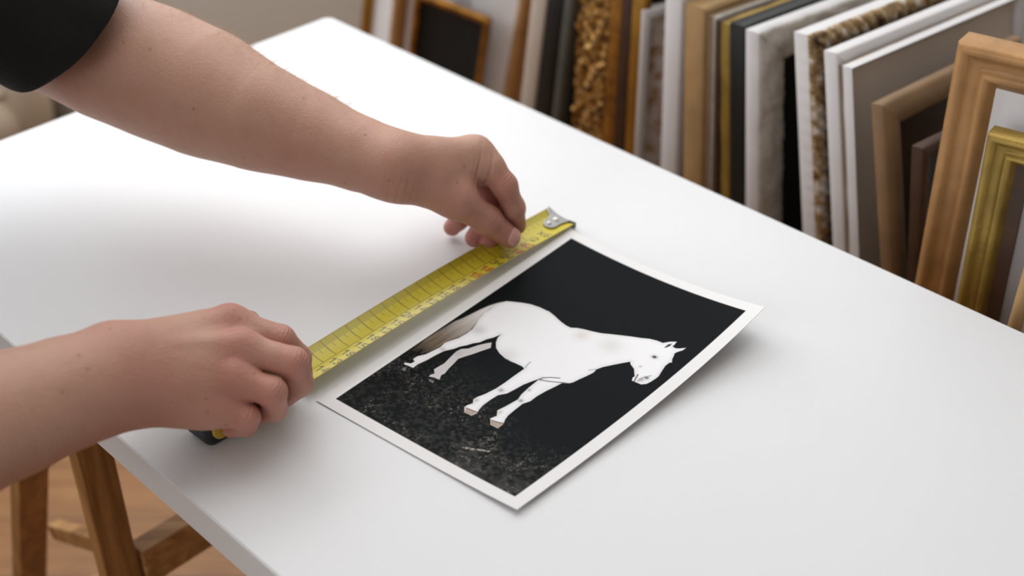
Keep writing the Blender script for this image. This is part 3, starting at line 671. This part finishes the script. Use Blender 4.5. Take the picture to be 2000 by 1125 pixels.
def mesh_sdf(f, lo, hi, h):
    lo = np.array(lo, float); B8 = 8
    n = (np.ceil((np.array(hi)-lo)/h/B8).astype(int))
    gx = [lo[i]+(np.arange(n[i])*B8+3.5)*h for i in range(3)]
    C = np.stack(np.meshgrid(*gx, indexing='ij'), -1).reshape(-1, 3)
    dc = np.concatenate([f(C[i:i+200000]) for i in range(0, len(C), 200000)])
    act = np.abs(dc) < h*B8*1.5
    full = np.where(dc < 0, -1., 1.).astype(np.float32).reshape(n)
    V = np.repeat(np.repeat(np.repeat(full, B8, 0), B8, 1), B8, 2)
    V6 = V.reshape(n[0], B8, n[1], B8, n[2], B8)
    ids = np.argwhere(act.reshape(n)); off = np.stack(np.meshgrid(*[np.arange(B8)]*3, indexing='ij'), -1).reshape(-1, 3)
    for i in range(0, len(ids), 600):
        b = ids[i:i+600]; pts = (b[:, None, :]*B8+off[None]).reshape(-1, 3)
        val = f(lo+pts*h).astype(np.float32).reshape(len(b), B8, B8, B8)
        V6[b[:, 0], :, b[:, 1], :, b[:, 2], :] = val
    V = V6.reshape(n*B8)
    S = V < 0; N = np.array(V.shape)
    cnt = np.zeros(N-1, np.uint8)
    for a in (0, 1):
        for b in (0, 1):
            for c in (0, 1): cnt += S[a:N[0]-1+a, b:N[1]-1+b, c:N[2]-1+c]
    cells = np.argwhere((cnt > 0) & (cnt < 8)); del cnt
    idx = np.full(N-1, -1, np.int32); idx[tuple(cells.T)] = np.arange(len(cells))
    cor = {}
    for a in (0, 1):
        for b in (0, 1):
            for c in (0, 1): cor[(a, b, c)] = V[cells[:, 0]+a, cells[:, 1]+b, cells[:, 2]+c]
    acc = np.zeros((len(cells), 3)); m = np.zeros(len(cells))
    ks = list(cor)
    for p in ks:
        for ax in range(3):
            if p[ax]: continue
            q = tuple(1 if i == ax else p[i] for i in range(3)); va, vb = cor[p], cor[q]
            cr = (va < 0) != (vb < 0); t = np.where(cr, va/(va-vb+(va == vb)), 0)
            pos = np.tile(np.array(p, float), (len(cells), 1)); pos[:, ax] += t
            acc += pos*cr[:, None]; m += cr
    verts = lo+(cells+acc/m[:, None])*h
    faces = []
    for ax in range(3):
        o = [1, 1, 1]; o[ax] = 0; sl0 = tuple(slice(o[i], N[i]-1) for i in range(3))
        sl1 = tuple(slice(o[i]+(1 if i == ax else 0), N[i]-1+(1 if i == ax else 0)) for i in range(3))
        s0, s1 = S[sl0], S[sl1]; e = np.argwhere(s0 != s1)
        flip = s0[tuple(e.T)]; e = e+np.array(o)
        u, v = [(1, 2), (2, 0), (0, 1)][ax]
        def at(du, dv): q = e.copy(); q[:, u] -= du; q[:, v] -= dv; return idx[tuple(q.T)]
        Q = np.stack([at(1, 1), at(0, 1), at(0, 0), at(1, 0)], 1)
        Q[~flip] = Q[~flip][:, ::-1]; faces.append(Q)
    return verts, np.concatenate(faces)

# ---- left hand (the farther one): thumb on the blade, fingers hanging behind it
LWR, LWr = J(768, 324, .095, 60)
lI0 = J(924, 303, .086, 35); uL = unit(np.array([-.10, .80, -.52]))
lM0 = (lI0[0]+np.array([.002, .016, -.0125]), .0142); lR0 = (lI0[0]+np.array([-.006, .031, -.0235]), .0135); lP0 = (lI0[0]+np.array([-.016, .044, -.035]), .0125)
lI = [lI0, J(957, 327, .079, 28), J(986, 362, .066, 23.5), J(1003, 406, .044, 21.5), J(1009, 440, .022, 18.5)]
lM = [lM0, J(982, 376, .046, 22), J(974, 436, .024, 20), J(954, 473, .0105, 18)]
lR = [lR0, J(962, 380, .046, 24), J(948, 436, .022, 21), J(926, 465, .0105, 18.5)]
lP = [lP0, J(915, 385, .038, 21), J(898, 428, .018, 18), J(883, 444, .0095, 17)]
lT = [J(806, 352, .083, 44), J(888, 388, .066, 35), J(950, 429, .041, 27), J(995, 463, .0225, 21.5)]
def ltip(): return lT[3][0]
LA = [J(768, 322, .095, 58), J(700, 300, .098, 61), J(600, 263, .105, 76), J(500, 227, .115, 92), J(400, 182, .125, 110), J(300, 140, .135, 112), J(200, 102, .145, 108), J(120, 76, .15, 92)]
SH_L = np.array([-.64, .97, .40]); SH_R = np.array([-.74, .60, .40])
axT = unit(lT[3][0]-lT[2][0])
nN = unit(np.array([.10, -.55, .80])-axT*(np.array([.10, -.55, .80])@axT)); nW = np.cross(axT, nN)
nail_c = lT[3][0]+axT*-.0005+nN*(lT[3][1]*.90)
def armL(X):
    wd = uL; d = None
    for i in range(len(LA)-1):
        (a, ra), (b, rb) = LA[i], LA[i+1]
        c = ecap(X, a, b, ra*1.12, ra, rb*1.12, rb, wd); d = c if d is None else smin(d, c, .02)
    d = smin(d, cap(X, LA[-1][0], SH_L, .040, .050), .02)
    # bony ends at the wrist and the heel of the hand
    d = smin(d, cap(X, J(735, 352, .085, 25)[0], J(778, 366, .085, 20)[0], .0085, .0085), .010)
    return d
def handL(X):
    palm = None
    wr = LA[0][0]
    for (m, r), off in zip((lI0, lM0, lR0, lP0), (-.014, -.004, .006, .015)):
        c = cap(X, wr+uL*off, m, .0175, r*.98); palm = c if palm is None else smin(palm, c, .012)
    palm = smin(palm, cap(X, lT[0][0], lT[1][0], lT[0][1], lT[1][1]), .014)
    palm = smin(palm, cap(X, J(850, 345, .082, 30)[0], J(906, 338, .078, 25)[0], .0155, .0105), .014)      # web between thumb and index
    palm = smin(palm, cap(X, wr, J(830, 330, .085, 20)[0], .022, .021), .012)
    palm = smin(palm, cap(X, lI0[0]+UP*.001+np.array([.004, 0, 0]), lI0[0]+UP*.001, .0125, .011), .005)
    thumb = chain(X, lT[1:], .006)
    thumb = smin(thumb, cap(X, lT[2][0]-axT*.001, lT[2][0]+axT*.001, lT[2][1]*1.02, lT[2][1]*1.02), .004)
    out = smin(palm, thumb, .010)
    for f in (lI, lM, lR, lP): out = np.minimum(out, smin(palm, chain(X, f, .005), .008))
    ax = unit(lT[2][0]-lT[1][0])
    out = creases(X, out, nail_c-axT*.0082, axT, 1, .001, .0008, .006)
    out = creases(X, out, J(848, 402, .085, 1)[0], unit(lT[1][0]-lT[0][0]), 7, .0046, .0006, .016, .0012)
    out = creases(X, out, J(942, 338, .080, 1)[0], unit(np.array([.93, .1, -.30])), 2, .0100, .0015, .014, .0009)
    return out
def sdfL(X):
    d = smin(armL(X), handL(X), .012)
    d = creases(X, d, J(760, 365, .09, 1)[0]+np.array([0, -.02, 0]), unit(LA[0][0]-LA[1][0]), 3, .007, .0006, .018, .0016)
    return d

# ---- right hand (the nearer one): closed over the case
rI0 = J(450, 637, .072, 35); rM0 = J(474, 683, .070, 33); rR0 = J(458, 742, .060, 32); rP0 = J(432, 796, .046, 30)
rI = [rI0, J(548, 663, .062, 28), J(582, 698, .042, 25), J(590, 732, .0245, 20.5)]
rM = [rM0, J(572, 708, .062, 30), J(584, 748, .042, 27), J(556, 774, .026, 22)]
rR = [rR0, J(532, 765, .053, 28), J(535, 797, .033, 25), J(503, 808, .022, 20)]
rP = [rP0, J(482, 815, .040, 25), J(480, 830, .024, 21), J(452, 838, .014, 17)]
RA = [J(228, 733, .078, 80), J(160, 757, .080, 80), J(95, 780, .084, 84), J(0, 816, .090, 98), J(-140, 866, .100, 116), J(-330, 925, .115, 122)]
uR = unit(rP0[0]-rI0[0])
def armR(X):
    d = None
    for i in range(len(RA)-1):
        (a, ra), (b, rb) = RA[i], RA[i+1]
        c = ecap(X, a, b, ra*1.06, ra*.9, rb*1.02, rb*.98, uR); d = c if d is None else smin(d, c, .02)
    return smin(d, cap(X, RA[-1][0], SH_R, .043, .055), .03)
HUR = unit(np.array([0., -.25, 1.]))
def handR(X):
    wr = RA[0][0]; palm = None
    for (m, r), off, r0 in zip((rI0, rM0, rR0, rP0), (-.012, -.003, .006, .013), (.0225, .021, .020, .019)):
        c = cap(X, wr+uR*off, m, r0, r); palm = c if palm is None else smin(palm, c, .012)
    palm = smin(palm, cap(X, J(300, 690, .070, 1)[0], J(395, 652, .070, 1)[0], .0150, .0125), .012)
    palm = smin(palm, cap(X, J(285, 785, .055, 1)[0], J(395, 802, .045, 1)[0], .0130, .0115), .012)
    for (m, r) in (rI0, rM0, rR0): palm = smin(palm, cap(X, m+UP*.003, m+UP*.002+unit(wr-m)*.006, r*.82, r*.6), .006)
    # tendons and a vein on the back of the hand
    for (m, r), s in ((rI0, .9), (rM0, 1.), (rR0, .8)):
        a = m+UP*r*.66; b = m+(wr-m)*.62+UP*.0145; palm = smin(palm, cap(X, a, b, .0042*s, .0028*s), .006)
    thumb = chain(X, [J(300, 700, .062, 50), J(372, 652, .050, 34), J(430, 634, .036, 28), J(486, 628, .026, 22)], .006)
    out = smin(palm, thumb, .010)
    for f, k in ((rI, .010), (rM, .008), (rR, .008), (rP, .009)): out = np.minimum(out, smin(palm, chain(X, f, .003), k))
    for f in (rI, rM, rR):
        ax = unit(unit(f[1][0]-f[0][0])+unit(f[2][0]-f[1][0])); n_ = unit(f[1][0]-(f[0][0]+f[2][0])*.5)
        out = creases(X, out, f[1][0]+n_*f[1][1], ax, 3, .0028, .0003, .007, .0007)
    return out
def sdfR(X):
    return smin(armR(X), handR(X), .014)

# ---- the rest of the figure, mostly outside the picture
FD = unit(np.array([.96, -.29, 0.])); LD = unit(SH_L-SH_R)                # facing, and towards his left
CH = (SH_L+SH_R)/2-FD*.02; HIP = np.array([-.88, .74, -.00]); NECK = CH+UP*.07+FD*.01; HEAD = NECK+FD*.09+UP*.155
FEET = [np.array([-.90, .74, FZ])-LD*.11, np.array([-.88, .76, FZ])+LD*.11]
KN = [np.array([-.87, .74, -.32])-LD*.10, np.array([-.86, .75, -.32])+LD*.10]
def torso(X, g=0.0, legs=True, arms=True):
    d = ecap(X, HIP+UP*.06, CH-UP*.10, .155+g, .105+g, .17+g, .115+g, LD)
    d = smin(d, ecap(X, CH-UP*.12, CH-UP*.01, .17+g, .115+g, .12+g, .08+g, LD), .06)
    if arms: d = smin(d, cap(X, SH_R, SH_L, .058+g, .058+g), .05)
    return d
def legs_sdf(X, g=0.0):
    d = ecap(X, HIP-UP*.02, HIP+UP*.06, .16+g, .11+g, .15+g, .105+g, LD)
    for s, k, f in ((-1, KN[0], FEET[0]), (1, KN[1], FEET[1])):
        d = smin(d, cap(X, HIP+LD*s*.085-UP*.02, k, .082+g, .056+g), .03)
        d = smin(d, cap(X, k, f+UP*.09, .055+g, .038+g), .02)
    return d
def head_sdf(X):
    ax = (FD, LD, UP)
    d = ell(X, HEAD+UP*.02-FD*.01, ax, (.095, .077, .105)); d = smin(d, ell(X, HEAD-UP*.045+FD*.025, ax, (.062, .055, .062)), .04)
    d = smin(d, cap(X, NECK-UP*.05, HEAD-UP*.05-FD*.02, .058, .054), .03)
    d = smin(d, cap(X, HEAD+FD*.085+UP*.012, HEAD+FD*.104-UP*.018, .007, .012), .010)       # nose
    for s in (-1, 1):
        d = smin(d, ell(X, HEAD+LD*s*.077-UP*.005-FD*.005, ax, (.018, .006, .030)), .006)
        d = smax(d, -ell(X, HEAD+FD*.098+LD*s*.031+UP*.012, ax, (.016, .018, .010)), .012)
        d = smin(d, ell(X, HEAD+FD*.080+LD*s*.031+UP*.010, ax, (.012, .012, .012)), .003)
    d = smin(d, cap(X, HEAD+FD*.088-UP*.040-LD*.018, HEAD+FD*.088-UP*.040+LD*.018, .006, .006), .006)
    return d
def restbody(X):
    d = smin(torso(X, -.012), head_sdf(X), .04); d = smin(d, legs_sdf(X, -.012), .03)
    d = smin(d, cap(X, SH_L, LA[-1][0]+unit(SH_L-LA[-1][0])*.10, .050, .044), .03)
    d = smin(d, cap(X, SH_R, RA[-1][0]+unit(SH_R-RA[-1][0])*.08, .050, .042), .03)
    for f in FEET: d = smin(d, cap(X, f+UP*.05-FD*.02, f+UP*.04+FD*.12, .032, .028), .02)
    return d

def bounds(js, m): a = np.array([p for p, r in js]); return a.min(0)-m, a.max(0)+m
def clip_arm(f, E, S, L):                                  # end the fine mesh inside the sleeve
    d = unit(S-E); return lambda X: np.maximum(f(X), (X-(E+d*L))@d)
loL, hiL = bounds(LA+lI+lP+lT, .07); hiL[2] = .235; loL[2] = -.004
vL, fL = mesh_sdf(clip_arm(sdfL, LA[-1][0], SH_L, .09), loL, hiL, .00088)
loR, hiR = bounds(RA+rI+rP, .065); loR[2] = -.004; hiR[2] = .2
vR, fR = mesh_sdf(clip_arm(sdfR, RA[-1][0], SH_R, .07), loR, hiR, .00092)
vB, fB = mesh_sdf(restbody, (-1.12, .35, FZ-.02), (-.36, 1.22, .78), .009)
verts = np.concatenate([vL, vR, vB]); faces = np.concatenate([fL, fR+len(vL), fB+len(vL)+len(vR)])
lin = lambda *c: np.array(srgb(*c)[:3])
col = np.tile(lin(190, 148, 128), (len(verts), 1))
def blush(c, r, tint, a):
    w_ = (np.exp(-((verts-c)**2).sum(1)/(r*r))*a)[:, None]; col[:] = col*(1-w_)+tint*w_
red = lin(178, 112, 100); pale = lin(206, 166, 148)
for (p, r) in (rI0, rM0, rR0, rP0): blush(p+UP*r, .014, red, .75)
for f in (rI, rM, rR, rP, lI, lM, lR, lP):
    blush(f[-3][0], .018, red, .7); blush(f[-1][0], .018, red, .8)
for p in (lT[1][0], lT[2][0], lT[3][0]): blush(p, .022, red, .6)
for p in (J(300, 780, .07, 1)[0], J(240, 690, .09, 1)[0], J(110, 850, .06, 1)[0]): blush(p, .03, red, .45)
for p in (J(600, 300, .10, 1)[0], J(780, 360, .09, 1)[0], J(150, 120, .15, 1)[0]): blush(p, .035, red, .35)
for (a, b, z) in ((232, 130, .175), (290, 170, .17), (365, 210, .16)): blush(J(a, b, z, 1)[0], .010, lin(150, 140, 132), .55)
for f in (rI, rM): blush((f[0][0]+f[1][0])/2, .02, pale, .25)
body = mesh_obj('person', verts, faces, M['skin'], smooth=True, colors=col)
tag(body, 'person in a black short-sleeved shirt measuring the horse print with both hands', 'person')
def thumbnail():
    g = 15; V = []
    for i in range(g):
        for j in range(g):
            u, w_ = -1+2*i/(g-1), -1+2*j/(g-1); k = (1-.32*abs(u)**3*1.0); w2 = w_*k; u2 = u*(1-.18*w_*w_)
            t_ = .0012+u2*.0068; ph = w2*math.radians(58)
            base = lT[3][0]+axT*min(t_, .0)+axT*0; dirn = unit(nN*math.cos(ph)+nW*math.sin(ph)+axT*max(0, t_)/.0085*1.05)
            lo_, hi_ = 0., .03
            for _ in range(26):
                m_ = (lo_+hi_)/2
                if handL((base+dirn*m_)[None])[0] < 0: lo_ = m_
                else: hi_ = m_
            edge = max(abs(u), abs(w_)); V.append(base+dirn*(lo_+.00042-.0005*edge**6))
    Fc = [(i*g+j, (i+1)*g+j, (i+1)*g+j+1, i*g+j+1) for i in range(g-1) for j in range(g-1)]
    o = mesh_obj('thumbnail', V, np.array(Fc), M['nail'], body); md = o.modifiers.new('thickness', 'SOLIDIFY'); md.thickness = .0005; md.offset = 0
thumbnail()
# fine hairs along the top of the far forearm
def skin_creases(spots):                                  # fine folds as bump: place, direction across the folds, spacing, reach, depth
    t = SKIN[0]; tot = t.height; pos = t.coord()
    for c, ax, sp, R_, dep in spots:
        sub = t.add('ShaderNodeVectorMath', operation='SUBTRACT'); t.link(pos, sub.inputs[0]); sub.inputs[1].default_value = tuple(map(float, c))
        ln = t.add('ShaderNodeVectorMath', operation='LENGTH'); t.link(sub.outputs[0], ln.inputs[0])
        mk = t.add('ShaderNodeMapRange', interpolation_type='SMOOTHERSTEP'); t.link(ln.outputs['Value'], mk.inputs['Value'])
        for k_, v_ in (('From Min', R_*.35), ('From Max', R_), ('To Min', 1.), ('To Max', 0.)): mk.inputs[k_].default_value = v_
        wob = t.noise(pos, 90, 2); dt = t.add('ShaderNodeVectorMath', operation='DOT_PRODUCT'); t.link(sub.outputs[0], dt.inputs[0]); dt.inputs[1].default_value = tuple(map(float, unit(ax)))
        ph = t.add('ShaderNodeMath', operation='MULTIPLY'); t.link(dt.outputs['Value'], ph.inputs[0]); ph.inputs[1].default_value = 2*math.pi/sp
        ph2 = t.add('ShaderNodeMath', operation='MULTIPLY_ADD'); t.link(wob, ph2.inputs[0]); ph2.inputs[1].default_value = 5.; t.link(ph.outputs[0], ph2.inputs[2])
        sn = t.add('ShaderNodeMath', operation='SINE'); t.link(ph2.outputs[0], sn.inputs[0])
        ab = t.add('ShaderNodeMath', operation='ABSOLUTE'); t.link(sn.outputs[0], ab.inputs[0]); pw = t.add('ShaderNodeMath', operation='POWER'); t.link(ab.outputs[0], pw.inputs[0]); pw.inputs[1].default_value = .45
        ml = t.add('ShaderNodeMath', operation='MULTIPLY'); t.link(pw.outputs[0], ml.inputs[0]); t.link(mk.outputs['Result'], ml.inputs[1])
        m2 = t.add('ShaderNodeMath', operation='MULTIPLY_ADD'); t.link(ml.outputs[0], m2.inputs[0]); m2.inputs[1].default_value = dep*2.4; t.link(tot, m2.inputs[2]); tot = m2.outputs[0]
    bn = [n for n in t.n if n.type == 'BUMP'][0]; t.link(tot, bn.inputs['Height'])
sp_ = [(lT[2][0]+nN*lT[2][1], axT, .0048, .013, 1.3), (J(848, 398, .085, 1)[0], unit(lT[1][0]-lT[0][0]), .0085, .026, 1.6),
       (J(775, 372, .09, 1)[0], unit(np.array([1, .2, -.2])), .012, .022, 1.2), (J(940, 330, .09, 1)[0], unit(np.array([.93, .1, -.30])), .010, .016, 1.2),
       (lI[2][0]+UP*.006, unit(lI[3][0]-lI[1][0]), .005, .012, 1.0)]
for f in (rI, rM, rR, rP): sp_.append((f[1][0]+unit(f[1][0]-(f[0][0]+f[2][0])*.5)*f[1][1], unit(unit(f[1][0]-f[0][0])+unit(f[2][0]-f[1][0])), .0052, .0125, .9))
sp_.append((J(250, 820, .05, 1)[0], unit(np.array([1, .1, 0])), .012, .03, 1.0))
skin_creases(sp_)
def arm_hair():
    r_ = np.random.RandomState(3); dirA = unit(LA[0][0]-LA[-1][0]); sel = np.where((vL[:, 2] > .07) & (vL[:, 0] > LA[-2][0][0]) & (vL[:, 0] < LA[1][0][0]))[0]
    V = []; Fc = []
    cen = np.array([p for p, q in LA]); ts = (vL[sel]-cen[-1])@dirA; tc = (cen-cen[-1])@dirA; order = np.argsort(tc)
    axis = np.stack([np.interp(ts, tc[order], cen[order, k]) for k in range(3)], 1); nr = vL[sel]-axis; nr /= np.linalg.norm(nr, axis=1)[:, None]
    keep = np.where((nr[:, 2] > .1) & (nr[:, 1] > -.2))[0]; pick = r_.choice(keep, 900, replace=False)
    for k in pick:
        p = vL[sel[k]]-nr[k]*.0006; d = unit(nr[k]*(.45+.5*r_.rand())+dirA*(.6+.5*r_.rand())+r_.randn(3)*.25); L_ = .005+.006*r_.rand()
        s_ = unit(np.cross(d, r_.randn(3)))*.00007; b = len(V); t2 = np.cross(d, s_); m_ = p+d*L_*.55; e = p+unit(d+dirA*.4)*L_
        V += [p+s_, p-s_*.5+t2*.87, p-s_*.5-t2*.87, m_+s_*.7, m_-s_*.35+t2*.6, m_-s_*.35-t2*.6, e]
        for i in range(3): j = (i+1) % 3; Fc += [(b+i, b+j, b+3+j, b+3+i), (b+3+i, b+3+j, b+6)]
    o = mesh_obj('arm_hair', V, Fc, M['armhair'], body); o['kind'] = 'stuff'; return o
M['armhair'] = simple('fine_blond_hair', srgb(204, 172, 136), .5, var=.1)
arm_hair()
def cloth(name, f, lo, hi, h, mat):
    v, q = mesh_sdf(f, lo, hi, h); o = mesh_obj(name, v, q, mat, body); return o
hemL_c, _ = J(126, 40, .180, 1); dL = unit(unit(SH_L-LA[-1][0])+np.array([.08, -.35, .28]))
sag = [J(30, 108, .130, 62), J(-90, 112, .125, 70), J(-220, 60, .15, 70)]
def sleeveL(X):
    a = hemL_c; d = cap(X, a, SH_L, .0680, .080)
    d = smin(d, chain(X, sag, .02), .03)
    d = d+.0008*np.sin(X@np.array([90., 40., 60.]))*np.sin(X@np.array([-40., 70., 50.]))
    return smax(d, -((X-a)@dL), .003)
hemR = RA[-1][0]
def sleeveR(X):
    a = hemR+unit(SH_R-hemR)*.015; return smax(cap(X, a, SH_R, .056, .07), -((X-a)@unit(SH_R-hemR)), .004)
def shirt(X):
    d = torso(X, .006); d = smin(d, sleeveL(X), .02); d = smin(d, sleeveR(X), .02)
    d = smax(d, -ell(X, NECK+UP*.03, (FD, LD, UP), (.075, .075, .06)), .01)
    return smax(d, -(X-(HIP-UP*.06))@UP, .01)
v1, q1 = mesh_sdf(lambda X: np.maximum(shirt(X), -.0+(-(X-(hemL_c+dL*.16))@dL)*-1), hemL_c-np.array([.16, .12, .12]), hemL_c+np.array([.12, .14, .14]), .0016)
v2, q2 = mesh_sdf(lambda X: np.maximum(shirt(X), -((X-(hemL_c+dL*.155))@dL)), (-1.12, .35, -.12), (-.30, 1.22, .55), .007)
sh = mesh_obj('shirt', np.concatenate([v1, v2]), np.concatenate([q1, q2+len(v1)]), M['tee'], body)
cloth('trousers', lambda X: smax(legs_sdf(X, .004), -(X-UP*(FZ+.05))@UP, .01), (-1.12, .4, FZ), (-.6, 1.1, .12), .008, M['denim'])
cloth('hair', lambda X: smax(ell(X, HEAD+UP*.028-FD*.018, (FD, LD, UP), (.103, .086, .112)), ((X-HEAD)@FD*.8-(X-HEAD)@UP*.75-.022), .01), HEAD-.16, HEAD+.17, .006, M['hair'])
for f in FEET: cloth('shoe', lambda X, f=f: smax(smin(cap(X, f+UP*.05-FD*.03, f+UP*.035+FD*.13, .045, .040), cap(X, f+UP*.05, f+UP*.10, .045, .045), .02), -(X-UP*(FZ+.002))@UP, .006), f+[-.12, -.15, 0], f+[.22, .15, .18], .006, M['shoe'])
# ------------------------------------------------------------------ light, camera
w = bpy.data.worlds.new('daylight'); scene.world = w; w.use_nodes = True
bg = w.node_tree.nodes['Background']; bg.inputs['Color'].default_value = (.96, .98, 1.0, 1); bg.inputs['Strength'].default_value = 1.0
def area(name, c, d, sx, sy, power, col):
    l = bpy.data.lights.new(name, 'AREA'); l.shape = 'RECTANGLE'; l.size = sx; l.size_y = sy; l.energy = power; l.color = col
    o = bpy.data.objects.new(name, l); link(o); z = -unit(d); x = unit(np.cross(UP, z)); y = np.cross(z, x)
    Mx = Matrix((x, y, z)).transposed().to_4x4(); Mx.translation = Vector(c); o.matrix_world = Mx; return o
area('window_daylight', AB(WL+.03, (w0+w1)/2, (wz0+wz1)/2), unit(A-UP*.25), w1-w0-.2, wz1-wz0-.2, 38, (.95, .98, 1.0))
area('window_daylight_front', AB((f0+f1)/2, -2.58, (fz0+fz1)/2), unit(B-UP*.1), f1-f0-.2, fz1-fz0-.2, 15, (.96, .98, 1.0))
area('overhead_fill', AB((sk[0]+sk[1])/2, (sk[2]+sk[3])/2, FZ+2.65), -UP+B*.001, sk[1]-sk[0]-.15, sk[3]-sk[2]-.15, 15, (.95, .98, 1.0))  # added soft fill from above; the ceiling over it is closed
area('added_backlight', AB((g0+g1)/2, WB-.05, (gz0+gz1)/2), unit(-B-UP*.3), g1-g0-.2, gz1-gz0-.2, 6, (.95, .98, 1.0))  # added to brighten the arms' upper outline from behind
cam = bpy.data.cameras.new('camera'); co = bpy.data.objects.new('camera', cam); link(co)
cam.sensor_width = 36; cam.lens = F/2000*36; cam.clip_start = .02
co.location = (0, 0, H); co.rotation_euler = (math.pi/2-PITCH, 0, 0)
cam.dof.use_dof = True; cam.dof.focus_distance = .93; cam.dof.aperture_fstop = 3.6
scene.camera = co
vs = scene.view_settings; vs.view_transform = 'Standard'; vs.look = 'None'; vs.exposure = -.43; vs.gamma = 1; vs.use_curve_mapping = False
scene.display_settings.display_device = 'sRGB'
# lift everything so that the floor is at height zero
bpy.context.view_layer.update()
for o in list(scene.objects):
    if o.parent is None: o.location.z += TABLE
